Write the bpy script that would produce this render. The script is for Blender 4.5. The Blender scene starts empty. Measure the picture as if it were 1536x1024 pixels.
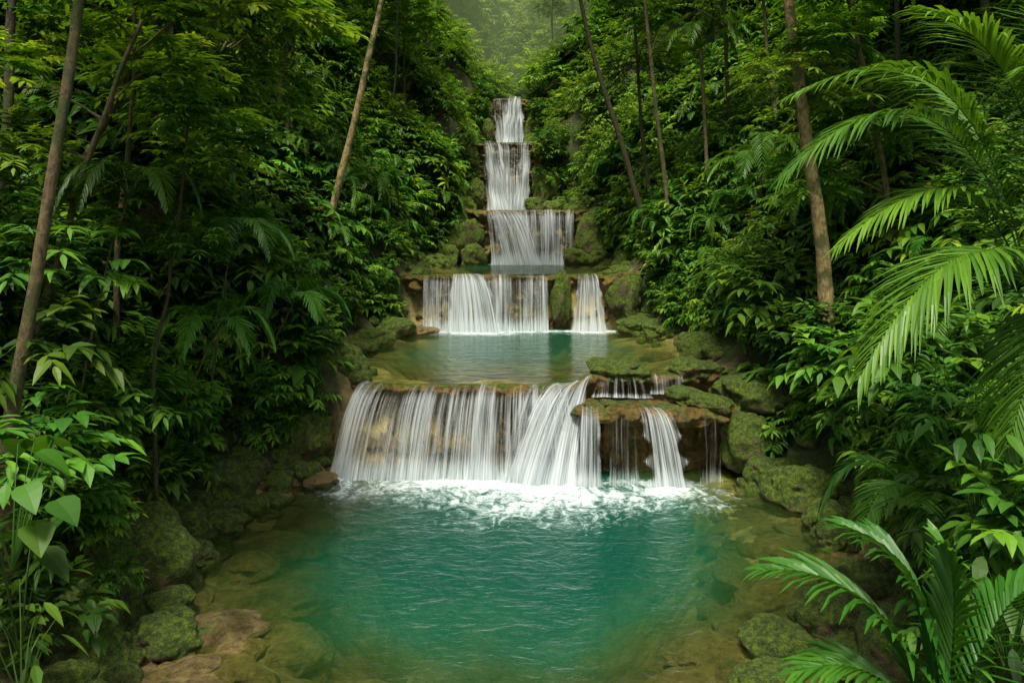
import bpy, math, random
import numpy as np
from mathutils import Vector, Matrix, noise
random.seed(7); np.random.seed(7)
scene=bpy.context.scene
COL=scene.collection
def N3(x,y,z): return noise.noise(Vector((x,y,z)))
def fbm(x,y,z,o=4):
    a=1;s=0;f=1
    for i in range(o):
        s+=a*noise.noise(Vector((x*f,y*f,z*f+i*7.3)));a*=.5;f*=2.1
    return s
def sstep(a,b,x):
    t=min(1,max(0,(x-a)/(b-a)));return t*t*(3-2*t)
# ---------------- node helpers
def newmat(name):
    m=bpy.data.materials.new(name);m.use_nodes=True
    nt=m.node_tree;nt.nodes.clear()
    return m,nt
class NT:
    def __init__(s,nt): s.nt=nt
    def n(s,t,**k):
        nd=s.nt.nodes.new(t)
        for a,b in k.items():
            if a.startswith('_'): setattr(nd,a[1:],b)
            else:
                nd.inputs[a.replace('__',' ')].default_value=b
        return nd
    def l(s,a,b): s.nt.links.new(a,b)
    def math(s,op,a,b=None,clamp=False):
        nd=s.nt.nodes.new('ShaderNodeMath');nd.operation=op;nd.use_clamp=clamp
        for i,v in enumerate((a,b)):
            if v is None: continue
            if isinstance(v,(int,float)): nd.inputs[i].default_value=v
            else: s.l(v,nd.inputs[i])
        return nd.outputs[0]
    def mapr(s,v,a,b,c=0,d=1,smooth=True):
        nd=s.nt.nodes.new('ShaderNodeMapRange')
        if smooth: nd.interpolation_type='SMOOTHSTEP'
        s.l(v,nd.inputs[0])
        for i,x in enumerate((a,b,c,d)): nd.inputs[i+1].default_value=x
        return nd.outputs[0]
    def ramp(s,v,stops):
        nd=s.nt.nodes.new('ShaderNodeValToRGB');e=nd.color_ramp.elements
        while len(e)<len(stops): e.new(.5)
        for i,(p,c) in enumerate(stops):
            e[i].position=p;e[i].color=(*c,1)
        s.l(v,nd.inputs[0]);return nd.outputs[0]
    def mixc(s,f,a,b,bt='MIX'):
        nd=s.nt.nodes.new('ShaderNodeMix');nd.data_type='RGBA';nd.blend_type=bt
        for i,v in ((0,f),(6,a),(7,b)):
            if isinstance(v,(int,float)): nd.inputs[i].default_value=v
            elif isinstance(v,tuple): nd.inputs[i].default_value=(*v,1)
            else: s.l(v,nd.inputs[i])
        return nd.outputs[2]
    def noise(s,vec,scale,detail=4,rough=.55,dist=0):
        nd=s.nt.nodes.new('ShaderNodeTexNoise')
        nd.inputs['Scale'].default_value=scale;nd.inputs['Detail'].default_value=detail
        nd.inputs['Roughness'].default_value=rough;nd.inputs['Distortion'].default_value=dist
        if vec is not None: s.l(vec,nd.inputs['Vector'])
        return nd.outputs[0]
    def mixs(s,f,a,b):
        nd=s.nt.nodes.new('ShaderNodeMixShader')
        if isinstance(f,(int,float)): nd.inputs[0].default_value=f
        else: s.l(f,nd.inputs[0])
        s.l(a,nd.inputs[1]);s.l(b,nd.inputs[2]);return nd.outputs[0]
    def out(s,sh,vol=False):
        o=s.nt.nodes.new('ShaderNodeOutputMaterial');s.l(sh,o.inputs['Volume' if vol else 'Surface'])
def pos(k): return k.n('ShaderNodeNewGeometry').outputs['Position']
def attr(k,name):
    a=k.n('ShaderNodeAttribute');a.attribute_name=name;return a.outputs['Fac']

def leaf_mat(name,stops,trans=.3,rough=.5):
    m,nt=newmat(name);k=NT(nt)
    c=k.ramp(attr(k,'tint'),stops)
    oi=k.n('ShaderNodeObjectInfo').outputs['Random']
    hs=k.n('ShaderNodeHueSaturation')
    k.l(c,hs.inputs['Color'])
    k.l(k.mapr(oi,0,1,.48,.515,False),hs.inputs['Hue'])
    r2=k.math('FRACT',k.math('MULTIPLY',oi,37.7))
    k.l(k.mapr(r2,0,1,.55,1.4,False),hs.inputs['Value'])
    p=k.n('ShaderNodeBsdfPrincipled',Roughness=rough)
    p.inputs['Specular IOR Level'].default_value=.3
    k.l(hs.outputs[0],p.inputs['Base Color'])
    t=k.n('ShaderNodeBsdfTranslucent')
    k.l(k.mixc(1.0,hs.outputs[0],(1.7,1.5,.6),'MULTIPLY'),t.inputs[0])
    k.out(k.mixs(trans,p.outputs[0],t.outputs[0]))
    return m
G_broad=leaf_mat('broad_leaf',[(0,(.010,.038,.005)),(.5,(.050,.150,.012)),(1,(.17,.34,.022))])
G_yellowgreen=leaf_mat('yellowgreen_leaf',[(0,(.03,.08,.008)),(.5,(.12,.26,.018)),(1,(.32,.47,.03))],.38)  # brighter, yellower version of the broad leaf colours
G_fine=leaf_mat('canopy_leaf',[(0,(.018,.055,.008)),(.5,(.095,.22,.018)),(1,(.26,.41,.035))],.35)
G_far=leaf_mat('hazed_distant_leaf',[(0,(.06,.11,.03)),(.5,(.17,.28,.065)),(1,(.36,.48,.13))],.35)  # paler albedo for far trees: aerial haze put into the leaf colour
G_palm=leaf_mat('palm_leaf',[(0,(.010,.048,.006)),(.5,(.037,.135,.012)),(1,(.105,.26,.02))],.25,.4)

def rock_mat(name,moss=.5,base=(.26,.185,.09),wet=False,vert=False):
    m,nt=newmat(name);k=NT(nt);P=pos(k)
    n1=k.noise(P,1.3,6,.6);n2=k.noise(P,8,7,.75);n3=k.noise(P,45,4,.75)
    c=k.ramp(n1,[(.3,tuple(v*.35 for v in base)),(.5,base),(.72,(base[0]*1.4,base[1]*1.35,base[2]*1.3))])
    c=k.mixc(.9,c,k.ramp(n2,[(.32,(.2,.19,.16)),(.5,(.8,.8,.8)),(.68,(1.35,1.3,1.2))]),'MULTIPLY')
    if vert:
        mp=k.n('ShaderNodeMapping');mp.inputs['Scale'].default_value=(5,5,.7);k.l(P,mp.inputs[0])
        c=k.mixc(.8,c,k.ramp(k.noise(mp.outputs[0],1.5,5,.65),[(.35,(.25,.22,.16)),(.6,(1.15,1.1,1.0))]),'MULTIPLY')
    nz=k.n('ShaderNodeSeparateXYZ');k.l(k.n('ShaderNodeNewGeometry').outputs['Normal'],nz.inputs[0])
    mf=k.math('ADD',k.math('MULTIPLY',nz.outputs[2],.4),k.math('MULTIPLY',k.math('SUBTRACT',k.noise(P,2.2,7,.72),.5),2.6))
    mf=k.mapr(mf,.5-moss,.85-moss)
    mc=k.ramp(k.math('ADD',k.math('MULTIPLY',k.noise(P,11,5,.75),.6),k.math('MULTIPLY',n3,.4)),[(.36,(.008,.018,.001)),(.48,(.06,.115,.005)),(.6,(.22,.32,.012))])
    c=k.mixc(mf,c,mc)
    b=k.n('ShaderNodeBump',Strength=1.0,Distance=.2)
    k.l(k.math('ADD',n2,k.math('MULTIPLY',n3,.5)),b.inputs['Height'])
    p=k.n('ShaderNodeBsdfPrincipled')
    k.l(c,p.inputs['Base Color']);k.l(b.outputs[0],p.inputs['Normal'])
    if wet: k.l(k.mapr(mf,0,1,.33,.85),p.inputs['Roughness'])
    else: k.l(k.mapr(mf,0,1,.6,.95),p.inputs['Roughness'])
    k.out(p.outputs[0]);return m
ROCK=rock_mat('mossy_rock',.80,(.2,.15,.065))
ROCKB=rock_mat('bare_ochre_rock',.02,(.36,.275,.11),True)
LEDGE=rock_mat('travertine',.34,(.37,.26,.08),True,True)

def ground_mat():
    m,nt=newmat('forest_ground');k=NT(nt);P=pos(k)
    n1=k.noise(P,.9,6,.6);n2=k.noise(P,7,6,.7)
    soil=k.ramp(n2,[(.3,(.012,.010,.004)),(.55,(.05,.035,.014)),(.75,(.10,.07,.025))])
    moss=k.ramp(n2,[(.3,(.01,.022,.003)),(.7,(.055,.09,.01))])
    bank=k.mixc(k.mapr(n1,.38,.54),soil,moss)
    v=k.n('ShaderNodeTexVoronoi',Scale=1.9);
    wv=k.n('ShaderNodeVectorMath');wv.operation='ADD';k.l(P,wv.inputs[0])
    nn=k.n('ShaderNodeTexNoise',Scale=1.5);k.l(P,nn.inputs['Vector']);k.l(nn.outputs['Color'],wv.inputs[1]);k.l(wv.outputs[0],v.inputs['Vector'])
    bedc=k.ramp(n1,[(.3,(.16,.14,.045)),(.55,(.42,.34,.12)),(.75,(.60,.50,.21))])
    bedc=k.mixc(.75,bedc,k.ramp(v.outputs['Distance'],[(0,(1.25,1.2,1.1)),(.5,(.7,.7,.65)),(.75,(.22,.24,.2))]),'MULTIPLY')
    bedc=k.mixc(.7,bedc,k.ramp(n2,[(.3,(.35,.37,.3)),(.65,(1.15,1.1,1.05))]),'MULTIPLY')
    c=k.mixc(attr(k,'bed'),bank,bedc)
    b=k.n('ShaderNodeBump',Strength=.8,Distance=.12);k.l(n2,b.inputs['Height'])
    p=k.n('ShaderNodeBsdfPrincipled',Roughness=.9);k.l(c,p.inputs['Base Color']);k.l(b.outputs[0],p.inputs['Normal'])
    k.out(p.outputs[0]);return m
GROUND=ground_mat()

def bark_mat(name,base):
    m,nt=newmat(name);k=NT(nt);P=pos(k)
    mp=k.n('ShaderNodeMapping');mp.inputs['Scale'].default_value=(7,7,3.5);k.l(P,mp.inputs[0])
    n=k.noise(mp.outputs[0],2,6,.75);n2=k.noise(P,1.7,5,.65)
    c=k.ramp(n,[(.32,tuple(v*.2 for v in base)),(.52,base),(.72,tuple(v*1.6 for v in base))])
    c=k.mixc(k.mapr(n2,.46,.58,0,.85),c,(.05,.07,.012))
    b=k.n('ShaderNodeBump',Strength=1,Distance=.05);k.l(n,b.inputs['Height'])
    p=k.n('ShaderNodeBsdfPrincipled',Roughness=.85);k.l(c,p.inputs['Base Color']);k.l(b.outputs[0],p.inputs['Normal'])
    k.out(p.outputs[0]);return m
BARK=bark_mat('bark',(.16,.115,.05));BARKL=bark_mat('pale_bark',(.34,.25,.10));BARKD=bark_mat('dark_bark',(.07,.05,.026))

def water_mat():
    m,nt=newmat('pool_water');k=NT(nt);P=pos(k)
    d=attr(k,'depth');f=attr(k,'foam')
    fac=k.math('SUBTRACT',1,k.math('POWER',2.718,k.math('MULTIPLY',d,-.9)),True)
    dn=k.math('ADD',d,k.math('MULTIPLY',k.math('SUBTRACT',k.noise(P,.8,4,.6),.5),.8))
    col=k.ramp(k.math('DIVIDE',dn,2.0),[(0,(.05,.085,.012)),(.22,(.03,.105,.025)),(.5,(.006,.105,.05)),(1,(.001,.068,.044))])
    tr=k.n('ShaderNodeBsdfTransparent');tr.inputs[0].default_value=(.88,.96,.76,1)
    df=k.n('ShaderNodeBsdfDiffuse');k.l(col,df.inputs[0])
    body=k.mixs(fac,tr.outputs[0],df.outputs[0])
    mp=k.n('ShaderNodeMapping');mp.inputs['Scale'].default_value=(1,1.7,1);k.l(P,mp.inputs[0])
    h=k.math('ADD',k.noise(mp.outputs[0],1.5,3,.5,.9),k.math('MULTIPLY',k.noise(mp.outputs[0],5,4,.6,.7),.4))
    b=k.n('ShaderNodeBump',Strength=.55,Distance=.10);k.l(h,b.inputs['Height'])
    g=k.n('ShaderNodeBsdfGlossy',Roughness=.08);k.l(b.outputs[0],g.inputs['Normal'])
    fr=k.n('ShaderNodeFresnel',IOR=1.33);k.l(b.outputs[0],fr.inputs['Normal'])
    s=k.mixs(fr.outputs[0],body,g.outputs[0])
    mp2=k.n('ShaderNodeMapping');mp2.inputs['Scale'].default_value=(1.25,.8,1);k.l(P,mp2.inputs[0])
    fn=k.noise(mp2.outputs[0],1.6,9,.7,2.4);fn2=k.noise(P,6,6,.68,1.8)
    ff=k.mapr(k.math('ADD',k.math('MULTIPLY',fn,.62),k.math('MULTIPLY',fn2,.38)),.34,.66,0,1,False)
    th=k.math('ADD',ff,f)
    ff=k.math('MULTIPLY',k.mapr(th,.78,1.62),k.mapr(f,.02,.35))
    fo=k.n('ShaderNodeBsdfDiffuse');k.l(k.mixc(ff,(.35,.55,.52),(.72,.78,.78)),fo.inputs[0])
    k.out(k.mixs(k.math('MULTIPLY',ff,.9),s,fo.outputs[0]));return m
WATER=water_mat()

def fall_mat():
    m,nt=newmat('falling_water');k=NT(nt)
    uv=k.n('ShaderNodeUVMap').outputs[0]
    def st(sx,sy,sc,det=3):
        mp=k.n('ShaderNodeMapping');mp.inputs['Scale'].default_value=(sx,sy,1);k.l(uv,mp.inputs[0])
        return k.noise(mp.outputs[0],sc,det,.55)
    a=st(2.2,.12,1.6,2);b=st(8,.2,1.5,3);c=st(26,.45,1.4,2)
    s=k.math('ADD',k.math('ADD',k.math('MULTIPLY',a,.2),k.math('MULTIPLY',b,.42)),k.math('MULTIPLY',c,.38))
    al=k.math('ADD',s,k.math('SUBTRACT',attr(k,'dens'),.5))
    al=k.mapr(al,.38,.70)
    col=k.ramp(k.math('ADD',k.math('MULTIPLY',b,.5),k.math('MULTIPLY',c,.5)),[(.38,(.34,.42,.44)),(.62,(.78,.83,.84))])
    df=k.n('ShaderNodeBsdfDiffuse');k.l(col,df.inputs[0])
    tl=k.n('ShaderNodeBsdfTranslucent');k.l(col,tl.inputs[0])
    w=k.mixs(.3,df.outputs[0],tl.outputs[0])
    tr=k.n('ShaderNodeBsdfTransparent')
    k.out(k.mixs(k.math('MULTIPLY',al,.92),tr.outputs[0],w));return m
FALL=fall_mat()

# ---------------- mesh helpers
def mkmesh(name,V,F,mat,smooth=True,attrs=None,uv=None):
    me=bpy.data.meshes.new(name)
    me.from_pydata([tuple(map(float,v)) for v in V],[],[tuple(map(int,f)) for f in F])
    if smooth: me.polygons.foreach_set('use_smooth',[True]*len(me.polygons))
    me.materials.append(mat)
    for an,vals in (attrs or {}).items():
        a=me.attributes.new(an,'FLOAT','POINT');a.data.foreach_set('value',np.asarray(vals,dtype=np.float32))
    if uv is not None:
        u=me.uv_layers.new(name='UVMap');li=np.empty(len(me.loops),dtype=np.int32);me.loops.foreach_get('vertex_index',li)
        u.data.foreach_set('uv',np.asarray(uv,dtype=np.float32)[li].ravel())
    me.update();return me
def mkobj(name,me,parent=None,M=None):
    o=bpy.data.objects.new(name,me);COL.objects.link(o)
    if parent: o.parent=parent
    if M is not None: o.matrix_world=M
    return o
def empty(name,loc=(0,0,0)):
    o=bpy.data.objects.new(name,None);o.empty_display_size=.2;COL.objects.link(o);return o

# ---------------- terrain
Lk=[(-15,-4.2),(6,-4.6),(9,-4.9),(11.7,-5.4),(14.4,-5.2),(16.5,-4.1),(17.2,-3.5),(19,-4.1),(21.4,-4.7),(24,-4.2),(27,-3.5),(28,-3.6),(33,-4.2),(39,-3.4),(40,-2.3),(47,-3.0),(48.5,-2.4),(57,-2.5),(59,-1.6),(75,-1.5),(230,-1.5)]
Rk=[(-15,4.3),(6,3.7),(9,4.2),(11.7,5.4),(14.4,5.7),(16.5,4.9),(18,4.9),(21.4,5.1),(26,4.4),(28,4.0),(33,4.4),(39,4.2),(40,3.6),(47,2.5),(48.5,1.7),(57,1.8),(59,1.2),(75,1),(230,1)]
Sk=[(-15,0),(5,0),(17,.9),(27,2.9),(39,5.5),(48,9),(58,13.5),(75,17),(120,40),(160,66),(230,80)]
def ip(K,y): return float(np.interp(y,[a for a,b in K],[b for a,b in K]))
LV=[0,1.84,3.77,6.54,11.1,15.7]
def stepy(x): return [17.25+1.2*sstep(1.2,1.9,x),27.7,39.8,48.5,58.5]
def level(x,y):
    s=stepy(x);i=sum(1 for q in s if y>=q);return i,LV[i]
def ground(x,y):
    L=ip(Lk,y)+.35*N3(y*.6,1.3,0);R=ip(Rk,y)+.35*N3(y*.6,9.3,0)
    d=max(L-x,x-R)
    i,w=level(x,y)
    if y>62: w=max(w,ip(Sk,y))
    if d<0:
        dd=-d
        if i==0: dep=.30*sstep(0,1.2,dd)+1.9*sstep(1.2,4.3,dd)+.03
        else: dep=[2.1,1.1,.8,.4,.4,.2][i]*(.17*sstep(0,1.0,dd)+.83*sstep(.9,2.6,dd))+.03
        if i==0: dep*=.13+.87*sstep(8.0,12.3,y+.7*N3(x*.8,0,3)-.12*abs(x)+.3)
        else:
            s0=stepy(x)[i-1];dep=min(dep,.06+.25*max(0,y-s0-.2))
        return w-dep+.11*fbm(x*.9,y*.9,2,3),1.0
    ws=w+(max(w,ip(Sk,y))-w)*sstep(.3,3.5,d)
    sl=1.0 if x<0 else .92
    dd=min(d,24)+max(0,d-24)*.35
    z=ws-.05+sl*dd*(1-.3*math.exp(-d))+.55*fbm(x*.25,y*.25,5,4)*sstep(0,2.5,d)+.12*fbm(x*1.3,y*1.3,3,3)*sstep(0,.6,d)
    if y<6: z=w-.08+(z-w)*(.35+.65*sstep(-4,6,y))
    return z,1-sstep(0,.5,d)
xs=np.concatenate([np.arange(-70,-9,1.6),np.arange(-9,8.5,.22),np.arange(8.5,70,1.6)])
ys=np.concatenate([np.arange(-15,5,.8),np.arange(5,60,.25),np.arange(60,230,1.8)])
V=[];B=[]
for y in ys:
    for x in xs:
        z,b=ground(x,y);V.append((x,y,z));B.append(b)
nx=len(xs);F=[(j*nx+i,j*nx+i+1,(j+1)*nx+i+1,(j+1)*nx+i) for j in range(len(ys)-1) for i in range(nx-1)]
mkobj('ground_terrain',mkmesh('ground_terrain',V,F,GROUND,attrs={'bed':B}))

# ---------------- pools
def pool(name,y0,y1,x0,x1,lv,foamf,step,inside=lambda x,y:True):
    X=np.arange(x0,x1,step);Y=np.arange(y0,y1,step);V=[];D=[];Fo=[];ok=[]
    for y in Y:
        for x in X:
            gz,_=ground(x,y);dep=lv-gz
            below=level(x,y)[1]<lv-.5
            V.append((x,y,lv));D.append(.03 if below else max(0,dep));Fo.append(foamf(x,y));ok.append(dep>-.45 and inside(x,y))
    n=len(X);F=[]
    for j in range(len(Y)-1):
        for i in range(n-1):
            q=(j*n+i,j*n+i+1,(j+1)*n+i+1,(j+1)*n+i)
            if all(ok[k] for k in q): F.append(q)
    mkobj(name,mkmesh(name,V,F,WATER,attrs={'depth':D,'foam':Fo}))
def g2(x,y,cx,cy,rx,ry): return math.exp(-((x-cx)/rx)**2-((y-cy)/ry)**2)
def foam1(x,y):
    f=.72*math.exp(-abs(y-16.1)/.75)*sstep(-4.3,-3.5,x)*(1-sstep(1.2,1.9,x))
    f+=.55*g2(x,y,.6,15.4,1.4,.8)+.55*g2(x,y,.6,14.3,2.4,1.4)+.6*g2(x,y,3.3,15.3,.9,.55)+.35*g2(x,y,-2.4,15.3,2.0,.9)+.4*g2(x,y,2.3,15.9,1,.3)+.35*g2(x,y,3.1,14.7,1.4,.9)
    f*=1+.45*N3(x*1.1,y*1.1,4)
    return min(1.05,f)
pool('pool_water',-3,17.6,-7,7,0.0,foam1,.1)
def foam2(x,y): return min(1.1,.9*math.exp(-abs(y-26.6)/.45)*sstep(-3.8,-3.2,x)*(1-sstep(3.5,4,x))+.6*g2(x,y,-1.2,26.0,1.6,.7)+.4*g2(x,y,2.7,26.1,.9,.6)+.2*g2(x,y,-.3,25.3,2.5,.8))
pool('pool_water',16.75,27.9,-6,6.5,1.84,foam2,.13,lambda x,y: y>16.82+1.3*sstep(1.3,1.9,x)+.6*sstep(3.1,4.0,-x) and x>-4.9)
pool('pool_water',27.3,39.9,-5.5,5.5,3.77,lambda x,y: min(1,.9*math.exp(-abs(y-38.4)/.5)*sstep(-1.8,-1,x)*(1-sstep(3.2,3.8,x))),.2)
pool('pool_water',39.4,48.5,-4,4,6.54,lambda x,y:min(1,math.exp(-abs(y-46.8)/.8)),.25)
pool('pool_water',48.0,58.5,-3.5,3,11.1,lambda x,y:.8,.3)
pool('pool_water',58.1,66,-2.6,2,15.7,lambda x,y:.2,.3)

# ---------------- ledges
def resample(P,n):
    P=np.array(P,float);s=np.concatenate([[0],np.cumsum(np.linalg.norm(np.diff(P[:,:2],axis=0),axis=1))])
    t=np.linspace(0,s[-1],n);R=np.stack([np.interp(t,s,P[:,k]) for k in range(3)],1)
    for _ in range(max(1,n//25)): R[1:-1]=(R[:-2]+2*R[1:-1]+R[2:])/4
    return R,t
def ledge(name,lip,zb,back=1.2,seed=0,over=.12,amp=.12,parent=None,mat=None,rimz=0.,lump=.03):
    Lx=np.linalg.norm(np.diff(np.array(lip)[:,:2],axis=0),axis=1).sum();n=int(Lx/.05)+2
    R,t=resample(lip,n);T=np.gradient(R[:,:2],axis=0);T/=np.linalg.norm(T,axis=1)[:,None]
    Nn=np.stack([T[:,1],-T[:,0]],1)
    zt0=np.mean(R[:,2]);h=zt0-zb
    prof=[(-back,-.5),(-back*.6,-.12),(-.3,-.03),(-.08,-.01),(0.02,-.03),(.08,-.08),(.08,-.15),(0,-.24),(-over,-.28-.13*h),(-over-.08,-.5*h),(-over+.1,-.7*h),(-over,-.85*h),(-over+.2,-h-.1),(-over+.25,-h-.6)]
    pa=np.array(prof);s=np.concatenate([[0],np.cumsum(np.linalg.norm(np.diff(pa,axis=0),axis=1))]);m=int(s[-1]/.05)+2
    tt=np.linspace(0,s[-1],m);pf=np.interp(tt,s,pa[:,0]);pz=np.interp(tt,s,pa[:,1])
    V=[]
    for j in range(m):
        for i in range(n):
            q=R[i];k=1 if pf[j]>-.35 else .3
            lo=1.9 if pz[j]<-.15 else .7
            a=fbm(t[i]*1.1+seed,pz[j]*1.1,seed,5)*amp*k*lo+N3(t[i]*5,pz[j]*.6,seed)*.08*k
            a+=.9*amp*(abs(N3(t[i]*2.3+seed,pz[j]*3,4))-.2)*k*lo
            a+=.10*N3(t[i]*9,pz[j]*9,seed)*k*.6
            z=q[2]+pz[j]+rimz+lump*(N3(t[i]*2,pf[j]*3,seed)+.6*N3(t[i]*5,pf[j]*6,seed+3))
            V.append((q[0]+Nn[i,0]*(pf[j]+a),q[1]+Nn[i,1]*(pf[j]+a),z))
    F=[(j*n+i,(j+1)*n+i,(j+1)*n+i+1,j*n+i+1) for j in range(m-1) for i in range(n-1)]
    return mkobj(name,mkmesh(name,V,F,mat or LEDGE),parent)
z1=1.83
ledge('travertine_ledge',[(-4.6,17.6,z1+.1),(-3.6,17.3,z1),(-3.1,16.95,z1),(-2,16.82,z1),(0,16.76,z1),(1.2,16.85,z1),(1.6,17.3,z1),(1.9,18.15,z1),(3.2,18.2,z1),(4.6,18.2,z1),(5.8,18.6,z1+.2)],-.2,1.4,1.7,over=.22)
ledge('travertine_ledge',[(1.25,17.2,1.45),(1.35,16.4,1.47),(1.9,16.05,1.47),(2.9,16.15,1.45),(3.8,16.15,1.45),(4.7,16.5,1.42),(5.6,16.9,1.5)],-.2,2.3,5.2,over=.55,amp=.26,lump=.09)
ledge('travertine_ledge',[(-4.4,27.9,3.9),(-3.4,27.4,3.75),(-1,27.25,3.75),(1.4,27.3,3.75),(1.9,27.6,3.8),(3.4,27.35,3.75),(4.8,27.8,3.95)],1.6,1.5,8.1,over=.25,amp=.2)
ledge('travertine_ledge',[(-3.6,40,6.8),(-1.6,39.5,6.52),(1,39.3,6.52),(3.4,39.4,6.52),(4.6,40,6.8)],3.4,1.8,11.1,over=.2,amp=.35)
ledge('travertine_ledge',[(-3.2,48.9,11.0),(-2.3,48.1,11.07),(0,47.9,11.07),(1.5,48,11.07),(2.4,48.9,11.0)],6.2,2,15.1,over=.1,amp=.45)
ledge('travertine_ledge',[(-2.6,58.9,15.6),(-1.8,58.1,15.66),(0,57.9,15.66),(1.1,58,15.66),(1.9,58.9,15.6)],10.8,2,19.1,over=.1,amp=.45)

# ---------------- waterfalls
def sheet(parent,lip,base,dens,seed,name='water_sheet',casc=0,rough=.05,fringe=.1,du=.03):
    Lx=np.linalg.norm(np.diff(np.array(lip)[:,:2],axis=0),axis=1).sum()
    Bx=np.linalg.norm(np.diff(np.array(base)[:,:2],axis=0),axis=1).sum()
    n=max(14,int(max(Lx,Bx)/du));A,t=resample(lip,n);Bb,_=resample(base,n)
    h=A[0,2]-Bb[0,2];m=int(h/.06)+8;V=[];D=[];U=[]
    W=max(Lx,Bx)
    for j in range(-3,m+1):
        v=max(0,j/m)
        for i in range(n):
            u=i/(n-1);a=A[i];b=Bb[i]
            if j<0:
                q=Vector((a[0],a[1]+.12*(-j),a[2]+.012));f=0
            else:
                f=math.sqrt(v) if not casc else .35*math.sqrt(v)+.65*(v+casc*math.sin(v*math.pi*5+N3(u*3,seed,0)*2)/15)
                q=Vector((a[0]+(b[0]-a[0])*f,a[1]+(b[1]-a[1])*f,a[2]+.012+(b[2]-a[2]-.012)*v))
                q.y-=.07*sstep(0,.1,v)
                q.y+=rough*(N3(u*W*4,v*.7,seed)+.5*N3(u*W*11,v*.9,seed+5))*sstep(0,.3,v)
                q.x+=.03*N3(u*W*3,v*1.5,seed+9)*v
                q.z+=.02*N3(u*W*2.5,seed,3)*(1-v)
            V.append(q);U.append((u*W+seed*3.1,v*h+seed*1.7))
            e=min(u,1-u)*W
            d=dens(u,v)-.6*(1-sstep(0,fringe*(1+1.5*abs(N3(v*3,seed,2))),e))
            if j<0: d-=.10*(-j)
            d-=.12*(1-sstep(0,.16,v))
            d+=.15*sstep(.7,1,v)
            D.append(d)
    F=[(j*n+i,(j+1)*n+i,(j+1)*n+i+1,j*n+i+1) for j in range(m+3) for i in range(n-1)]
    return mkobj(name,mkmesh(name,V,F,FALL,attrs={'dens':D},uv=U),parent)
def band(u,c,w): return math.exp(-((u-c)/w)**2)
w1=empty('waterfall')
lipA=[(-3.35,17.2,1.85),(-3.1,16.93,1.85),(-2,16.78,1.85),(0,16.7,1.85),(1.25,16.8,1.85)]
bsA=[(-3.95,16.5,0),(-3.4,16.15,0),(-2,16.15,0),(0,16.15,0),(1.35,16.1,0)]
sheet(w1,lipA,bsA,lambda u,v:.48+.12*N3(u*9,0,1)+.12*band(u,.06,.06),1)
sheet(w1,[(p[0],p[1]-.05,p[2]) for p in lipA],[(p[0],p[1]-.12,p[2]) for p in bsA],lambda u,v:.42+.12*N3(u*7,0,6)+.06*v,4)
sheet(w1,[(.7,16.72,1.86),(1.2,16.75,1.86),(1.55,17.1,1.86),(1.95,18.0,1.86)],[(-.25,15.95,0),(.3,15.7,0),(.95,15.65,0),(1.45,15.8,0)],lambda u,v:.60+.12*N3(u*8,0,3),2,rough=.12,fringe=.3)
sheet(w1,[(.2,16.65,1.86),(.7,16.67,1.86),(1.2,16.75,1.86)],[(-.45,16.0,0),(.2,15.8,0),(1.0,15.8,0)],lambda u,v:.48,12,rough=.1,fringe=.3)
sheet(w1,[(1.3,16.2,1.5),(1.95,15.9,1.5)],[(1.15,15.6,0),(1.95,15.6,0)],lambda u,v:.54,3,fringe=.2)
sheet(w1,[(1.9,15.87,1.49),(2.7,15.97,1.49)],[(1.9,15.7,0),(2.7,15.75,0)],lambda u,v:.40,5)
sheet(w1,[(2.55,15.95,1.5),(3.25,15.97,1.5)],[(2.55,15.6,0),(3.85,15.55,0)],lambda u,v:.56+.06*N3(u*6,0,3),6,fringe=.22)
sheet(w1,[(3.75,16.0,1.46),(4.45,16.15,1.46)],[(3.8,15.85,0),(4.45,15.95,0)],lambda u,v:.39,7)
sheet(w1,[(3.1,18.05,1.87),(4.1,18.05,1.87)],[(3.1,17.75,1.45),(4.1,17.75,1.45)],lambda u,v:.42,8)
sheet(w1,[(2.0,17.95,1.86),(3.1,17.95,1.86)],[(1.7,17.2,1.5),(3.2,17.0,1.5)],lambda u,v:.38,9)
w2=empty('waterfall')
lip=[(-3.25,27.3,3.78),(-1,27.15,3.78),(1.35,27.2,3.78)];bs=[(-3.2,26.65,1.84),(-1,26.65,1.84),(1.35,26.75,1.84)]
sheet(w2,lip,bs,lambda u,v:.48+.12*N3(u*9,0,1),21,du=.04)
sheet(w2,[(a,b-.06,c) for a,b,c in lip],[(a,b-.12,c) for a,b,c in bs],lambda u,v:.43+.12*N3(u*7,0,6),24,du=.04)
sheet(w2,[(-2.2,27.1,3.79),(-1.0,27.1,3.79)],[(-2.4,26.4,1.84),(-.2,26.2,1.84)],lambda u,v:.62,22,du=.04,fringe=.3)
sheet(w2,[(2.3,27.3,3.79),(3.1,27.3,3.79)],[(1.9,26.5,1.84),(3.45,26.5,1.84)],lambda u,v:.55,23,du=.04,fringe=.25)
w3=empty('waterfall')
lip=[(-1.5,39.3,6.55),(1,39.1,6.55),(3.3,39.2,6.55)];bs=[(-1.1,38.4,3.77),(1,38.2,3.77),(3.1,38.5,3.77)]
sheet(w3,lip,bs,lambda u,v:.49+.14*N3(u*8,v,1),31,du=.05,rough=.1)
sheet(w3,[(a,b-.1,c) for a,b,c in lip],[(a,b-.15,c) for a,b,c in bs],lambda u,v:.44+.14*N3(u*6,v,6),34,du=.05,rough=.12)
sheet(w3,[(-1.5,39.1,6.56),(.3,39.0,6.56)],[(-.7,38.0,3.77),(1.7,37.8,3.77)],lambda u,v:.54,32,du=.05,rough=.12,fringe=.3)
w4=empty('waterfall')
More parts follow.
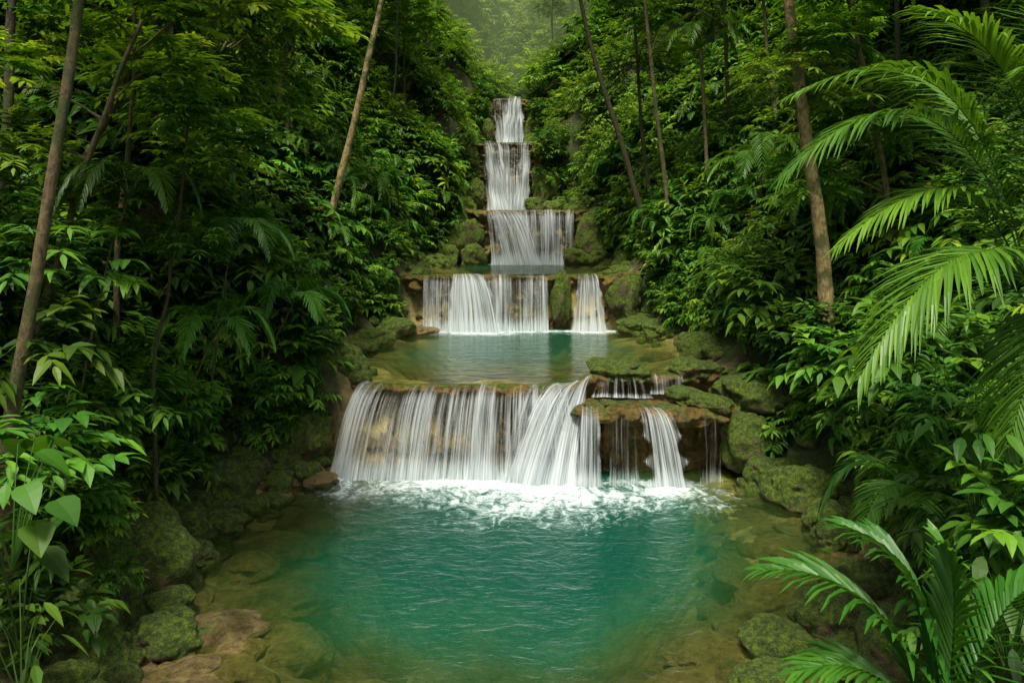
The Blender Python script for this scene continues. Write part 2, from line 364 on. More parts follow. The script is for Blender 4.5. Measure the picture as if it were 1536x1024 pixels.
lip=[(-2.2,48,11.12),(-.8,47.6,11.12),(.3,47.8,11.12),(1.45,47.7,11.12)];bs=[(-1.7,46.8,6.54),(0,46.3,6.54),(1.2,46.7,6.54)]
sheet(w4,lip,bs,lambda u,v:.50+.2*N3(u*4,v*2.5,1),41,casc=1,du=.06,rough=.25,fringe=.3)
sheet(w4,[(-2.1,47.5,11.12),(-.6,47.3,11.12)],[(-1.6,46.1,6.54),(.4,46,6.54)],lambda u,v:.54+.14*N3(u*5,v*3,7),44,casc=1,du=.06,rough=.3,fringe=.4)
sheet(w4,[(.3,47.5,11.12),(1.4,47.5,11.12)],[(-.2,46.1,6.54),(1.1,46.2,6.54)],lambda u,v:.53+.14*N3(u*5,v*3,7),45,casc=1,du=.06,rough=.3,fringe=.4)
w5=empty('waterfall')
lip=[(-1.75,58,15.72),(-.9,57.6,15.6),(-.5,57.8,15.6),(.2,57.6,15.72),(1.0,57.7,15.72)];bs=[(-1.3,56.2,11.1),(0,56,11.1),(1.2,56.2,11.1)]
sheet(w5,lip,bs,lambda u,v:.52+.2*N3(u*4,v*2.5,1),51,casc=1,du=.07,rough=.3,fringe=.3)
sheet(w5,[(-.4,57.4,15.72),(.9,57.4,15.72)],[(-1.2,55.8,11.1),(.6,55.7,11.1)],lambda u,v:.56+.14*N3(u*5,v*3,7),54,casc=1,du=.07,rough=.3,fringe=.4)

# ---------------- boulders
import bmesh
def ico(sub):
    bm=bmesh.new();bmesh.ops.create_icosphere(bm,subdivisions=sub,radius=1)
    V=[v.co.copy() for v in bm.verts];F=[[v.index for v in f.verts] for f in bm.faces];bm.free();return V,F
ICO5=ico(5);ICO4=ico(4);ICO3=ico(3)
def boulder_geo(c,s,seed,I=ICO5,rot=0):
    out=[];cr,sr=math.cos(rot),math.sin(rot)
    for v in I[0]:
        a=1+.34*fbm(v.x*.9+seed,v.y*.9,v.z*.9,3)+.10*fbm(v.x*3+seed,v.y*3,v.z*3,4)
        p=Vector((v.x*a,v.y*a,v.z*a))
        p.z=math.copysign(abs(p.z)**.85,p.z)
        p=Vector((p.x*s[0],p.y*s[1],p.z*s[2]))
        out.append((c[0]+p.x*cr-p.y*sr,c[1]+p.x*sr+p.y*cr,c[2]+p.z))
    return out
def boulder(c,s,mat=None,name='mossy_boulder',I=ICO5):
    sd=random.uniform(0,100)
    return mkobj(name,mkmesh(name,boulder_geo(c,s,sd,I,random.uniform(0,3)),I[1],mat or ROCK))
for c,s in [((-5.6,14.6,.3),(.7,.7,.55)),((-5.45,11.2,.35),(.72,.72,.7)),((-5.3,12.5,.2),(.38,.4,.42)),((-5.3,9.9,.15),(.5,.5,.45)),((-4.3,9.5,.1),(.42,.4,.3)),
  ((-4.75,8.9,.15),(.4,.35,.3)),((-4.9,8.3,.1),(.35,.35,.3)),((-4.5,16.9,.7),(.6,.5,.55)),((-4.1,18.1,1.9),(.65,.8,.65)),((-5.3,17,.9),(.7,.6,.7)),
  ((-4.6,21.8,1.95),(.65,.6,.35)),((-4.3,23.3,1.95),(.6,.6,.35)),((-4.0,25.4,2),(.8,.7,.45)),((-3.8,28.4,3.6),(.8,.8,.5)),((5.6,14.6,.2),(.8,.6,.5)),
  ((3.3,9.5,.0),(.42,.42,.28)),((2.85,8.6,.02),(.36,.36,.22)),((4.2,9.9,.1),(.5,.5,.35)),((4.4,26.3,2),(.7,.8,.4)),((4.9,24.8,1.95),(.7,.7,.35)),((5.5,17.4,1.5),(1,.9,.5)),
  ((2.55,18.6,1.85),(1.0,.55,.26)),((4.4,18.7,1.8),(.8,.6,.3)),((1.75,27.3,2.9),(.32,.4,.95)),((4.1,27.6,2.9),(.7,.6,.9)),((-2.5,39.6,5.1),(1.0,.9,1.4)),((-3.4,38.6,4.2),(.8,.7,.7)),
  ((4.2,39.4,5.2),(.8,.9,1.3)),((4.3,37.5,4),(.7,.7,.5)),((-3.7,36.5,3.9),(.9,.8,.45)),((-2.8,47.6,8.0),(.7,.8,1.1)),((-2.7,47.6,10.2),(.6,.7,.7)),((2.1,47.6,8.2),(.7,.8,1.3)),((-2.1,57.6,12.6),(.6,.7,1.2)),((1.6,57.6,13),(.6,.7,1.2)),((2.6,46,6.8),(1,.8,.6)),((-2.9,45.5,6.9),(.8,.8,.7)),
  ((3.2,38,4.1),(.6,.6,.5)),((-1.9,38.4,4.2),(.6,.6,.7)),((1.3,46.6,7.0),(.5,.5,.6)),((-2.1,46.6,8.0),(.45,.5,.7)),((1.3,56.5,12),(.4,.5,.8)),((-1.7,56.2,13.2),(.4,.4,.7)),((-4.8,19.6,2.0),(.6,.6,.4)),((5.2,21,2),(.7,.7,.5)),((-5.0,13.4,.05),(.4,.4,.25)),((-5.7,10.5,.5),(.5,.5,.5)),((-4.7,15.4,.15),(.35,.3,.22)),((-4.3,15.9,.2),(.3,.3,.22)),((5.3,12.6,.1),(.35,.35,.25)),((5.5,13.5,.15),(.4,.35,.3)),((5.2,15.6,.2),(.5,.45,.35)),((4.9,11.2,.0),(.4,.35,.22)),
  ((-4.9,16.3,.3),(.45,.4,.35)),((-5.3,15.4,.35),(.5,.4,.4)),((-4.9,12.0,.05),(.3,.3,.2)),((-4.7,10.4,.05),(.35,.3,.2)),((-5.1,9.2,.3),(.4,.4,.35)),((4.3,16.6,1.45),(.5,.4,.22)),((3.9,17.3,1.5),(.4,.35,.2)),((5.0,16.3,.7),(.5,.5,.6)),((3.7,8.9,.0),(.35,.3,.2)),((-4.1,24.6,1.9),(.4,.4,.25)),((-4.9,20.6,1.9),(.45,.4,.3)),((4.6,8.9,.3),(.5,.5,.4))]:
    boulder(c,s)
for c,s in [((-3.75,9.85,-.02),(.58,.40,.15)),((-4.4,16.2,.05),(.6,.4,.2)),((-3.95,15.8,.05),(.45,.32,.16)),((-3.3,25.9,1.9),(.75,.45,.22)),((-5,15.6,.1),(.5,.4,.2)),
  ((-3.2,11.4,-.3),(.6,.5,.22)),((-3.0,9.9,-.26),(.6,.5,.2)),((-4.0,13,-.24),(.6,.5,.2)),((1.9,8.8,-.2),(.6,.35,.14)),((2.4,9.8,-.22),(.5,.4,.16)),((1.2,8.5,-.22),(.5,.3,.15)),((-1.6,8.6,-.27),(.6,.4,.2)),((3.9,11.2,-.25),(.6,.5,.2)),((4.6,13,-.25),(.5,.5,.2)),((0.1,8.4,-.3),(.6,.4,.2)),((-3.9,20.3,1.6),(.6,.5,.18)),((4.2,22,1.6),(.6,.5,.18)),((-4.2,12.2,-.17),(.5,.4,.15)),((2.6,8.2,-.12),(.5,.35,.12)),((3.1,10.5,-.24),(.45,.35,.18)),((-2.3,8.5,-.25),(.5,.4,.16)),((-.8,9.2,-.32),(.45,.35,.16)),((-3.6,14.3,-.3),(.5,.4,.2)),((3.6,12.2,-.33),(.5,.45,.2))]:
    boulder(c,s,ROCKB,'ochre_stone',ICO4)
V=[];F=[]
def addrock(c,s,I=ICO3):
    o=len(V);V.extend(boulder_geo(c,s,random.uniform(0,99),I,random.uniform(0,3)));F.extend([[a+o for a in f] for f in I[1]])
for i in range(620):
    y=random.choice([random.uniform(7,28),random.uniform(7,18),random.uniform(28,60)]);sd=random.choice([-1,1])
    e=ip(Lk,y) if sd<0 else ip(Rk,y)
    x=e+sd*random.gauss(0.2,.38);r=random.uniform(.06,.26)*(1.4 if y>28 else 1)
    addrock((x,y,ground(x,y)[0]+r*.2),(r*1.2,r,r*.75))
mkobj('shore_rocks',mkmesh('shore_rocks',V,F,ROCK))
V=[];F=[]
for i in range(1100):
    y=random.uniform(7,16);x=random.uniform(-5.2,5.6);g=ground(x,y)[0]
    if g<-.8: continue
    r=random.uniform(.06,.3);addrock((x,y,min(g,-.05)-r*.1),(r*1.3,r,r*.4))
mkobj('pool_bed_stones',mkmesh('pool_bed_stones',V,F,ROCKB))

# ---------------- foliage
class Acc:
    def __init__(s): s.V=[];s.F=[];s.T=[];s.n=0
    def add(s,v,f,t):
        s.V.append(v);s.F.extend([tuple(a+s.n for a in q) for q in f]);s.T.append(np.full(len(v),t) if np.isscalar(t) else t);s.n+=len(v)
    def mesh(s,name,mat): return mkmesh(name,np.concatenate(s.V),s.F,mat,smooth=False,attrs={'tint':np.clip(np.concatenate(s.T),0,1)})
def tmpl(S,Wd):
    n=len(S);F=[]
    for i in range(n-1):
        a=i*3;b=a+3
        F+= [(a,a+1,b+1,b),(a,b,b+2,a+2)]
    return np.array(S),np.array(Wd),F
T_HI=tmpl([0,.14,.4,.72,1],[.04,.62,1,.6,.02]);T_LO=tmpl([0,.4,1],[.05,1,.03]);T_HEART=tmpl([-.12,.05,.3,.6,.85,1],[.5,1,1.1,.75,.32,.02]);T_STRIP=tmpl([0,.3,.7,1],[.5,1,.75,.05])
def unit(v): return v/(np.linalg.norm(v)+1e-9)
UP=np.array([0,0,1.])
def leaf(acc,o,d,L,W,tint,T=T_HI,droop=.25,roll=0,fold=.22):
    d=unit(d);y=np.cross(UP,d)
    if np.linalg.norm(y)<1e-3:y=np.array([0,1.,0])
    y=unit(y);z=np.cross(d,y)
    if roll: y,z=y*math.cos(roll)+z*math.sin(roll),z*math.cos(roll)-y*math.sin(roll)
    S,Wd,F=T;n=len(S);v=np.empty((n*3,3))
    c=o+np.outer(S*L,d)-np.outer(droop*L*S*S,UP)
    w=(Wd*W*.5)[:,None]
    v[0::3]=c;v[1::3]=c+w*y+w*fold*z;v[2::3]=c-w*y+w*fold*z
    acc.add(v,F,tint)
def stemstrip(acc,P,r,tint):
    P=np.array(P);n=len(P);v=[];f=[]
    for i,p in enumerate(P):
        rr=r*(1-.6*i/(n-1))
        v+= [p+np.array([rr,0,0]),p+np.array([-rr*.5,rr*.87,0]),p+np.array([-rr*.5,-rr*.87,0])]
    for i in range(n-1):
        for k in range(3): f.append((i*3+k,i*3+(k+1)%3,i*3+3+(k+1)%3,i*3+3+k))
    acc.add(np.array(v),f,tint)
def sprig(acc,o,d,L,n,lL,lW,tint,T=T_HI,droop=.5,ang=55):
    d=unit(d);P=[o+d*L*t-UP*droop*L*t*t for t in np.linspace(0,1,4)];stemstrip(acc,P,.006,max(0,tint-.3))
    for i in range(n):
        t=(i+1)/n;p=o+d*L*t-UP*droop*L*t*t;tg=unit(d*L-UP*2*droop*L*t)
        sd=unit(np.cross(UP,tg)+1e-6)
        for s in ((-1,1) if i<n-1 else (0,)):
            a=math.radians(ang+random.uniform(-14,14))*s
            dd=tg*math.cos(a)+sd*math.sin(a)+UP*random.uniform(-.25,.15)
            k=random.uniform(.75,1.1)*(.75+.5*math.sin(math.pi*min(1,t*.9)))
            leaf(acc,p,dd,lL*k,lW*k,tint+random.uniform(-.14,.14),T,random.uniform(.15,.5),random.uniform(-.35,.35))
def clump(name,mat,ns,n,lL,lW,T,seed,L=(.4,.75),droop=.5,elev=(-.25,1.0)):
    random.seed(seed);a=Acc()
    for i in range(ns):
        az=random.uniform(0,2*math.pi);el=math.asin(random.uniform(*elev));d=np.array([math.cos(az)*math.cos(el),math.sin(az)*math.cos(el),math.sin(el)])
        r=random.uniform(.15,.72)**.8;o=d*r*np.array([1,1,.85]);dd=unit(d+np.array([0,0,.25])+np.random.uniform(-.35,.35,3))
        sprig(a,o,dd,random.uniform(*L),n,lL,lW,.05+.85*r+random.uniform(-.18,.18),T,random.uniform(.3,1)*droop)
    return a.mesh(name,mat)
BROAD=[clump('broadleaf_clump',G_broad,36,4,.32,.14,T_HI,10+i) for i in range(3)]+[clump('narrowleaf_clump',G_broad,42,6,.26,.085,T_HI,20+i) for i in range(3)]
YELLOWGREEN=[clump('yellowgreen_leaf_clump',G_yellowgreen,40,5,.26,.10,T_HI,70+i) for i in range(2)]
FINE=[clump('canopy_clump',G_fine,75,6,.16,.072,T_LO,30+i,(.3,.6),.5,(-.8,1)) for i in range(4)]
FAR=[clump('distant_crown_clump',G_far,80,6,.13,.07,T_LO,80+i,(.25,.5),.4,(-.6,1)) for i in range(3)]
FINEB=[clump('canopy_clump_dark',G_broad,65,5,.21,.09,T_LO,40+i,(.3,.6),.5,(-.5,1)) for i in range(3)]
def bez(p,t):
    p=[np.array(q,float) for q in p];return (1-t)**3*p[0]+3*(1-t)**2*t*p[1]+3*(1-t)*t*t*p[2]+t**3*p[3]
def frond(acc,P,n,lL,lW,tint,start=.15,droop=.35,ang=58,stem=.012,up=UP):
    pts=[bez(P,t) for t in np.linspace(0,1,14)];stemstrip(acc,pts,stem,.25)
    for i in range(n):
        t=start+(1-start)*(i/(n-1));p=bez(P,t);tg=unit(bez(P,min(1,t+.01))-bez(P,t-.01))
        sd=unit(np.cross(up,tg)+1e-6);q=(t-start)/(1-start)
        k=(.45+.55*math.sin(math.pi*min(1,q*.75+.18)))*(1-.55*q**3)
        a0=math.radians(ang*(1-.55*q))
        for s in (-1,1):
            a=a0+random.uniform(-.07,.07)
            dd=tg*math.cos(a)+s*sd*math.sin(a)+up*.18
            leaf(acc,p,dd,lL*k*random.uniform(.88,1.06),lW*(.7+.3*k),tint+random.uniform(-.16,.16)+.15*q,T_STRIP,droop*random.uniform(.7,1.4),s*.25+random.uniform(-.15,.15),.3)
def fern(seed,nf,L,n,lL,lW):
    random.seed(seed);a=Acc()
    for i in range(nf):
        az=2*math.pi*i/nf+random.uniform(-.3,.3);h=random.uniform(.5,1.0)*L;r=random.uniform(.7,1.0)*L
        c,s=math.cos(az),math.sin(az)
        frond(a,[(0,0,0),(c*r*.25,s*r*.25,h*.8),(c*r*.7,s*r*.7,h*1.0),(c*r,s*r,h*.35)],n,lL,lW,random.uniform(.45,.85))
    return a.mesh('fern_clump',G_palm)
FERN=[fern(60+i,10,1.2,18,.34,.055) for i in range(3)]
random.seed(99)
def inst(me,parent,p,s,tilt=None,ta=0.3,name=None,sq=1):
    M=Matrix.Rotation(random.uniform(0,6.283),4,'Z')
    if tilt is not None: M=Matrix.Rotation(ta,4,tilt)@M
    M=Matrix.Translation(p)@M@Matrix.Diagonal((s*random.uniform(.85,1.15),s*random.uniform(.85,1.15),s*sq*random.uniform(.85,1.15),1))
    return mkobj(name or me.name,me,parent,M)
und=empty('jungle_undergrowth')
def place_und(y,d,sd,s,me,lift=.2):
    e=ip(Lk,y) if sd<0 else ip(Rk,y);x=e+sd*d
    z=ground(x,y)[0]+s*lift
    inst(me,und,(x,y,z),s,Vector((0,1,0)),random.uniform(.1,.6)*(-sd))
for sd in (-1,1):
    for _ in range(1000):
        y=6.8+ (random.random()**1.3)*36; dmin=.85+.25*random.random()
        if y<9.5: dmin+=.4
        d=dmin+(random.random()**1.5)*12
        s=random.uniform(.5,1.05)*(1+.014*y)
        if d<1.6: s*=.6
        if y<10.5: s*=.75
        r=random.random()
        me=random.choice(BROAD) if r<.50 else random.choice(YELLOWGREEN) if r<.64 else random.choice(FERN) if r<.79 else random.choice(FINEB)
        place_und(y,d,sd,s,me,.35)
    for _ in range(460):
        y=random.uniform(38,80);d=.5+(random.random()**1.3)*18
        s=random.uniform(1.0,1.9)
        if d<1.6: s*=.55
        place_und(y,d,sd,s,random.choice(FINE+FINE+FINEB+BROAD[:2]),.45)
for x0,x1,y0,y1,z0,z1_,n,s in [(-4.6,-2.9,38.6,39.8,4.2,7.4,16,.6),(4.3,5.6,38.2,39.8,4.2,7.2,14,.6),(-3.9,-2.5,46.9,48.6,7.2,11.4,30,.6),(1.8,3.4,46.7,48.6,7.2,11.6,30,.65),
      (-3.3,-2.0,56.6,58.6,11.8,16.3,26,.65),(1.4,3.0,56.6,58.6,11.8,16.4,26,.65),(-2.4,-1.9,59,61,15.9,16.5,6,.5),(1.3,2.2,59,61,15.9,16.6,6,.5),(-5.0,-4.1,26.6,28,2.6,4.6,10,.45),(4.6,5.6,26.4,28,2.6,4.6,10,.45)]:
    for _ in range(n):
        inst(random.choice(FINEB+FINE[:2]+FERN[:1]),und,(random.uniform(x0,x1),random.uniform(y0,y1),random.uniform(z0,z1_)),s*random.uniform(.7,1.2))
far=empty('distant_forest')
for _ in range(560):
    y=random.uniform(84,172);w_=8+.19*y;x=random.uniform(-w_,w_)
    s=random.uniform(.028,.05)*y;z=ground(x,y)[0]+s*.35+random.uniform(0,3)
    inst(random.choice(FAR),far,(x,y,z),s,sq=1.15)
for _ in range(420):
    y=random.uniform(63,100);x=random.uniform(-15,15)
    s=random.uniform(1.5,2.8);z=ground(x,y)[0]+random.uniform(0.2,2.5)
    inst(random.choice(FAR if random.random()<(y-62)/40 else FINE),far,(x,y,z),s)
for _ in range(400):
    sd=random.choice([-1,1]);y=random.uniform(14,70);d=random.uniform(10,26);e=ip(Lk,y) if sd<0 else ip(Rk,y);x=e+sd*d
    inst(random.choice(FINEB+FINE[:1]),far,(x,y,ground(x,y)[0]+random.uniform(0,3)),random.uniform(1.5,2.8))

# trees
def tube(name,P,r0,r1,mat,parent,sides=10,wob=.04):
    n=max(12,int(len(P)*6));P=np.array(P,float);s=np.linspace(0,1,len(P));t=np.linspace(0,1,n)
    C=np.stack([np.interp(t,s,P[:,k]) for k in range(3)],1)
    for _ in range(6): C[1:-1]=(C[:-2]+2*C[1:-1]+C[2:])/4
    V=[];F=[];sd=random.uniform(0,50)
    for i in range(n):
        r=r0+(r1-r0)*t[i]; r*=1+.25*math.exp(-t[i]*14)
        tg=unit(C[min(n-1,i+1)]-C[max(0,i-1)]);a=unit(np.cross(tg,np.array([.3,1,.1])));b=np.cross(tg,a)
        c=C[i]+np.array([N3(t[i]*5,sd,0),N3(t[i]*5,sd,9),0])*wob
        for k in range(sides):
            an=2*math.pi*k/sides;rr=r*(1+.22*N3(k*1.3,i*.7,sd))
            V.append(c+a*math.cos(an)*rr+b*math.sin(an)*rr)
    for i in range(n-1):
        for k in range(sides): F.append((i*sides+k,i*sides+(k+1)%sides,(i+1)*sides+(k+1)%sides,(i+1)*sides+k))
    return mkobj(name,mkmesh(name,V,F,mat),parent),C
def tree(P,r,mat,crown=8,cs=1.4,ct=.55,meshes=None,limbs=5,name='tree',spread=2.2,wob=.07):
    e=empty(name);P=[tuple(p) for p in P]
    gz=ground(P[0][0],P[0][1])[0]
    P=[(P[0][0],P[0][1],min(gz,P[0][2])-.3)]+P
    _,C=tube('trunk',P,r,r*.45,mat,e,wob=wob)
    n=len(C);meshes=meshes or FINE
    for i in range(limbs):
        k=int(n*(ct+(1-ct)*(i+.5)/limbs));k=min(k,n-2);o=C[k];az=random.uniform(0,6.28)
        L=random.uniform(.6,1)*spread;end=o+np.array([math.cos(az)*L,math.sin(az)*L,random.uniform(.3,1)*L*.7])
        tube('limb',[o,(o+end)/2+np.array([0,0,.15*L]),end],r*.3,r*.08,mat,e,6)
        for q in range(max(1,crown//limbs)):
            c=end+np.random.uniform(-1,1,3)*np.array([1,1,.6])*spread*.4
            inst(random.choice(meshes),e,tuple(c),cs*random.uniform(.7,1.15),name='crown_leaves',sq=.75)
    inst(random.choice(meshes),e,tuple(C[-1]),cs,name='crown_leaves',sq=.8)
    return e,C
tree([(-5.9,9,2.4),(-5.6,9,4.6),(-5.2,9.1,7),(-5.0,9.2,9.5),(-4.9,9.3,12)],.09,BARK,5,.9,.85)
tree([(-6.2,25,4.8),(-5.2,25,8.5),(-4.2,25,12.8),(-3.6,25,17)],.15,BARKL,8,1.5,.82,spread=3)
tree([(-9,28,7.5),(-8.3,28,11),(-8.1,28,18)],.2,BARKD,8,1.6,.8,spread=3)
tree([(-8.2,27,5.6),(-7.8,27,10),(-7.5,27,17)],.12,BARKD,8,1.5,.8,spread=3)
tree([(-8.7,13,5),(-8.5,13,8),(-8.2,13,13)],.12,BARKD,5,1.3,.85)
tree([(-5.4,11.6,3.4),(-5.1,11.6,4.8),(-4.9,11.6,6.8)],.035,BARKD,8,.6,.5,BROAD,5,spread=.9)
tree([(-7.2,14,5),(-6.9,14,7.5),(-6.9,14,9.5)],.06,BARK,8,.8,.5,BROAD,6,spread=1.3)
tree([(6.75,16,1.6),(6.62,16,3.6),(6.45,16,5.4),(6.1,16,7.4),(5.75,16,10),(5.5,16,13)],.19,BARKL,5,1.1,.88,wob=.12)
tree([(5.9,28,4),(5.5,28,8),(4.9,28,13),(4.4,28,18)],.11,BARK,8,1.5,.82,spread=3)
tree([(5.4,30,5),(4.2,30,9),(2.9,30,13),(2.1,30,18)],.14,BARKD,8,1.6,.85,spread=3)
tree([(6.3,33,5),(5.6,33,9),(5.2,33,16)],.12,BARK,8,1.5,.8,spread=3)
tree([(9,30,6),(8.4,30,10),(8.2,30,17)],.12,BARKD,8,1.5,.8,spread=3)
tree([(9.5,27,8),(9,27,11),(8.7,27,16)],.1,BARK,8,1.4,.8,spread=3)
tree([(-7.2,11.5,3.5),(-6.3,11.3,6),(-5.4,11.2,8.2)],.07,BARK,18,.85,.45,YELLOWGREEN,8,spread=1.7)
tree([(-9,15,5.5),(-7.6,15,8),(-6.6,15,10)],.09,BARK,18,1.0,.5,YELLOWGREEN+BROAD[3:5],8,spread=2)
tree([(-9,19,5.5),(-8,19,8),(-7,19,10)],.09,BARK,20,1.1,.45,BROAD+FINE+YELLOWGREEN,8,spread=2.4)
tree([(8.5,17,4.5),(8,17,8),(7.4,17,10.5)],.09,BARK,18,1.1,.45,BROAD+FINE,8,spread=2.2)
for i in range(44):
    sd=random.choice([-1,1]);y=random.uniform(16,85);d=random.uniform(4,20)
    if y>40: d=random.uniform(2.5,20)
    e=ip(Lk,y) if sd<0 else ip(Rk,y);x=e+sd*d;z=ground(x,y)[0];h=random.uniform(8,15)
    lean=-sd*random.uniform(-.3,1.6)
    tree([(x,y,z),(x+lean*.4,y,z+h*.35),(x+lean*.7+random.uniform(-.3,.3),y,z+h*.7),(x+lean,y,z+h)],random.uniform(.07,.17),random.choice([BARK,BARKD,BARKD,BARKL]),11,random.uniform(1.4,2.0),random.uniform(.5,.75),FINE+FINEB[:1],5,spread=2.6)

# ---------------- palms
def palm(name,fr,trunk=None,nl=34,lL=.62,lW=.04,stem=.014,tr=None,droop=.38):
    e=empty(name);a=Acc()
    for P,k in fr: frond(a,P,int(nl*k),lL*k,lW,random.uniform(.35,.75),.18,droop,stem=stem)
    mkobj('fronds',a.mesh('palm_fronds',G_palm),e)
    if trunk: tube('trunk',trunk,tr or stem*6,(tr or stem*6)*.7,BARK,e)
R0=(5.6,8.2,4.2)
palm('palm_tree',[([R0,(5.0,8,6.3),(4.0,7.8,6.9),(2.7,7.6,5.65)],1.1),
 ([R0,(5.2,8.3,6.6),(4.5,8.3,7.3),(3.0,8.2,6.55)],1.1),
 ([R0,(5.3,7.4,5.9),(4.6,7.1,7.0),(3.7,7,7.1)],1.2),
 ([R0,(5.4,7.2,6.2),(5.0,7.0,7.3),(4.3,7,7.5)],1.2),
 ([R0,(5.5,7.2,6.0),(5.2,6.9,6.6),(4.5,6.6,6.5)],1.1),
 ([R0,(5.4,7.8,6.8),(5.9,7.8,8),(4.6,7.9,8.6)],1.2),
 ([R0,(4.9,7.8,5.6),(4.3,7.6,5.9),(3.2,7.5,4.95)],.9),
 ([R0,(5.0,7.3,4.9),(4.1,7.0,5.5),(3.1,6.8,3.8)],1.15),
 ([R0,(5.3,7.5,4.3),(5.0,7.2,4.3),(4.5,7.0,3.0)],.9),
 ([R0,(6.2,8,6.5),(7,8,7),(7.8,8,5.5)],1.1)],trunk=[(6.1,8.6,2.5),(5.8,8.4,3.3),R0],nl=58,lL=.8,lW=.05,droop=.45)
R1=(2.75,4.9,1.6)
palm('palm_plant',[([R1,(2.7,4.9,2.2),(2.35,4.9,2.95),(1.65,5.0,2.85)],1.0),
 ([R1,(2.75,4.9,2.3),(2.7,4.9,3.0),(2.2,5.1,3.1)],1.0),
 ([R1,(2.7,4.9,1.9),(2.3,4.8,2.5),(1.8,4.8,2.3)],.9),
 ([R1,(2.8,4.9,2.2),(2.9,4.9,2.9),(2.75,4.9,3.05)],.95),
 ([R1,(2.9,4.9,2.2),(3.2,5,2.8),(3.5,5,2.75)],.9)],trunk=[(3.1,5,.4),(2.9,5,1),R1],nl=30,lL=.68,lW=.052,stem=.01,tr=.03)
def smallpalm(c,L,nf,nl=30,lL=.6,name='palm_tree',trunk=None,tr=.08):
    fr=[]
    for i in range(nf):
        az=6.283*i/nf+random.uniform(-.2,.2);cx,cy=math.cos(az),math.sin(az);h=random.uniform(.3,.8)*L
        fr.append(([c,(c[0]+cx*L*.3,c[1]+cy*L*.3,c[2]+h),(c[0]+cx*L*.8,c[1]+cy*L*.8,c[2]+h),(c[0]+cx*L,c[1]+cy*L,c[2]+h*.1-.2*L)],1))
    palm(name,fr,trunk=trunk,nl=nl,lL=lL,lW=.05,stem=.012,tr=tr)
smallpalm((6.9,28,12.0),1.8,10,26,.55,trunk=[(7.2,28,4.5),(7.1,28,8),(6.9,28,12.0)])
smallpalm((7.8,24,7.2),1.8,11,26,.6,trunk=[(7.8,24,4.5),(7.8,24,7.2)])
smallpalm((-5.2,14.2,4.9),1.2,9,26,.42,trunk=[(-5.7,14.2,1.5),(-5.4,14.2,3.5),(-5.2,14.2,4.9)],name='palm_plant',tr=.02)
smallpalm((-4.9,12.6,3.4),1.0,8,24,.34,trunk=[(-5.9,12.6,1.0),(-5.4,12.6,2.4),(-4.9,12.6,3.4)],name='palm_plant',tr=.02)
smallpalm((-5.6,11.2,5.6),1.0,8,24,.36,trunk=[(-6.4,11.2,2.0),(-6.1,11.2,4),(-5.6,11.2,5.6)],name='palm_plant',tr=.02)
smallpalm((-4.7,16.4,3.6),1.2,8,26,.4,trunk=[(-5.6,16.4,1.6),(-5.1,16.4,2.8),(-4.7,16.4,3.6)],name='palm_plant',tr=.02)
smallpalm((5.2,9.8,1.6),1.2,9,26,.4,trunk=[(5.6,9.9,.5),(5.2,9.8,1.6)],name='palm_plant',tr=.025)

def heart_plant(c,h,n,lL,name='heart_leaf_plant',T=T_HEART,wr=.85):
    a=Acc();c=np.array(c)
    for i in range(n):
        az=random.uniform(0,6.28);r=random.uniform(.2,.55);hh=h*random.uniform(.35,1)
        tip=c+np.array([math.cos(az)*r,math.sin(az)*r,hh]);mid=(c+tip)/2+np.array([0,0,.15])
        stemstrip(a,[c,mid,tip],.008,.3)
        leaf(a,tip,np.array([math.cos(az),math.sin(az)-.3,-.5]),lL*random.uniform(.7,1.1),lL*wr*random.uniform(.7,1),random.uniform(.25,.65),T,.3,random.uniform(-.3,.3),.15)
    mkobj(name,a.mesh(name,G_broad))
heart_plant((-4.7,7.2,1.9),1.5,11,.36)
heart_plant((-4.75,7.4,1.0),1.4,11,.34)
heart_plant((-4.35,6.8,.9),1.0,12,.26,'leafy_plant',T_HI,.42)
heart_plant((4.2,6.6,1.2),1.3,22,.32,'leafy_plant',T_HI,.4)
heart_plant((3.9,6.0,1.6),.9,20,.28,'leafy_plant',T_HI,.42)
heart_plant((4.5,7.4,2.1),1.2,24,.32,'leafy_plant',T_HI,.42)
heart_plant((3.3,5.3,1.0),.9,20,.24,'leafy_plant',T_HI,.42)
lf=empty('foreground_shrubs')
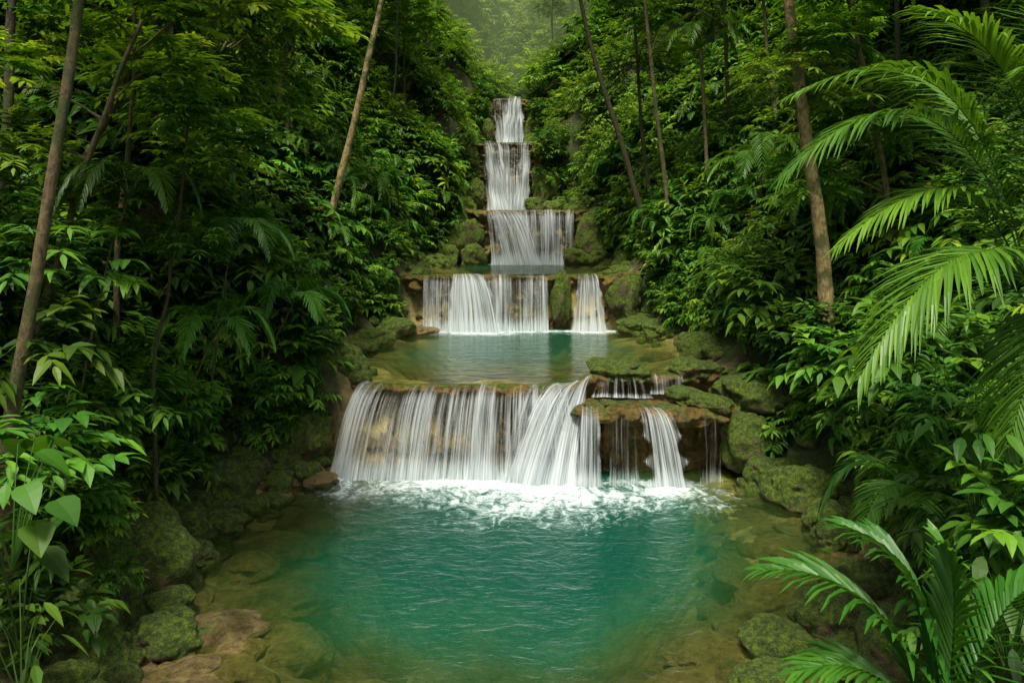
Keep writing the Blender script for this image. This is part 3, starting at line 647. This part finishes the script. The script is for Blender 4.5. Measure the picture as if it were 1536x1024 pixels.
for c,s in [((-5.0,8.2,.9),.6),((-5.6,9.2,1.6),.8),((-5.7,8.6,2.6),.9),((-6,9.6,3.6),.9),((-6.1,10.4,2.3),.9),((-6.3,10.6,4.6),1),((-5.9,11.6,2.6),.8),((-5.9,12.6,2.2),.7),((-6.6,11.8,5.4),1),((-5.9,13.6,2.0),.7),
            ((4.9,8.2,.9),.6),((5.3,8.8,1.8),.9),((5.7,9.8,2.6),.9),((5.9,11,1.6),.8),((6.2,11.6,3.2),1.),((6.3,12.8,2.3),.9),((5.2,7.4,1.6),.8),((4.9,6.8,2.4),.7),((6.3,14.8,2.6),1),((6.6,15.2,3.2),.8),((6.4,14.6,1.9),.8),((6.0,16.2,2.9),.9),((6.0,18,3.6),1.1),((6.0,20,4.2),1.2),((-4.9,17.6,3.0),.7),((-4.8,19,3.2),.8),((-5.2,15.8,1.9),.7),((-5.0,9.6,.8),.35),((-5.6,10.3,1.2),.45),((-5.7,12,1.2),.5),((-5.6,13.2,1.1),.45),((-5.7,15.0,1.3),.5),((-5.0,16.6,1.6),.5)]:
    inst(random.choice(BROAD+YELLOWGREEN[:1]),lf,c,s,name='leaf_clump')

# ---------------- haze glow: emissive, absorbing box standing in for lit mist in the far valley
bm=bmesh.new();bmesh.ops.create_cube(bm,size=1);me=bpy.data.meshes.new('valley_mist_glow');bm.to_mesh(me);bm.free()
m,nt=newmat('valley_mist_glow');k=NT(nt)
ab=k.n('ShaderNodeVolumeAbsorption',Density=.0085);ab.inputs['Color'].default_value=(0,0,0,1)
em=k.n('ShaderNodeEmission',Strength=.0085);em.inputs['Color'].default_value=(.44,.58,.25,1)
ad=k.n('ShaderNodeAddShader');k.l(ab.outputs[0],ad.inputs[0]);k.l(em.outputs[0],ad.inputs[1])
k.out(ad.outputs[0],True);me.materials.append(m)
mkobj('valley_mist_glow',me,None,Matrix.Translation((0,118,40))@Matrix.Diagonal((120,112,70,1)))

# ---------------- light / world / camera
el,az=math.radians(68),math.radians(192)
sun=bpy.data.lights.new('sun','SUN');sun.energy=4.7;sun.angle=math.radians(12);sun.color=(1,.95,.82)
so=bpy.data.objects.new('sun',sun);COL.objects.link(so)
dirv=Vector((math.sin(az)*math.cos(el),math.cos(az)*math.cos(el),math.sin(el)))
so.rotation_euler=dirv.to_track_quat('Z','Y').to_euler()
w=bpy.data.worlds.new('World');scene.world=w;w.use_nodes=True;nt=w.node_tree
sk=nt.nodes.new('ShaderNodeTexSky');sk.sky_type='NISHITA';sk.sun_disc=False;sk.sun_elevation=el;sk.sun_rotation=az
sk.dust_density=6;sk.air_density=1;sk.ozone_density=.4
bg=nt.nodes['Background'];nt.links.new(sk.outputs[0],bg.inputs[0]);bg.inputs[1].default_value=.15
cam=bpy.data.cameras.new('camera');co=bpy.data.objects.new('camera',cam);COL.objects.link(co)
co.location=(0,0,5);co.rotation_euler=(math.radians(90),0,0);cam.sensor_width=36;cam.lens=36*1150/1536;cam.shift_y=-(512-360)/1536;cam.clip_end=600;cam.clip_start=.05
scene.camera=co
scene.view_settings.view_transform='Standard';scene.view_settings.look='None';scene.view_settings.exposure=0
print('objects',len(bpy.data.objects))
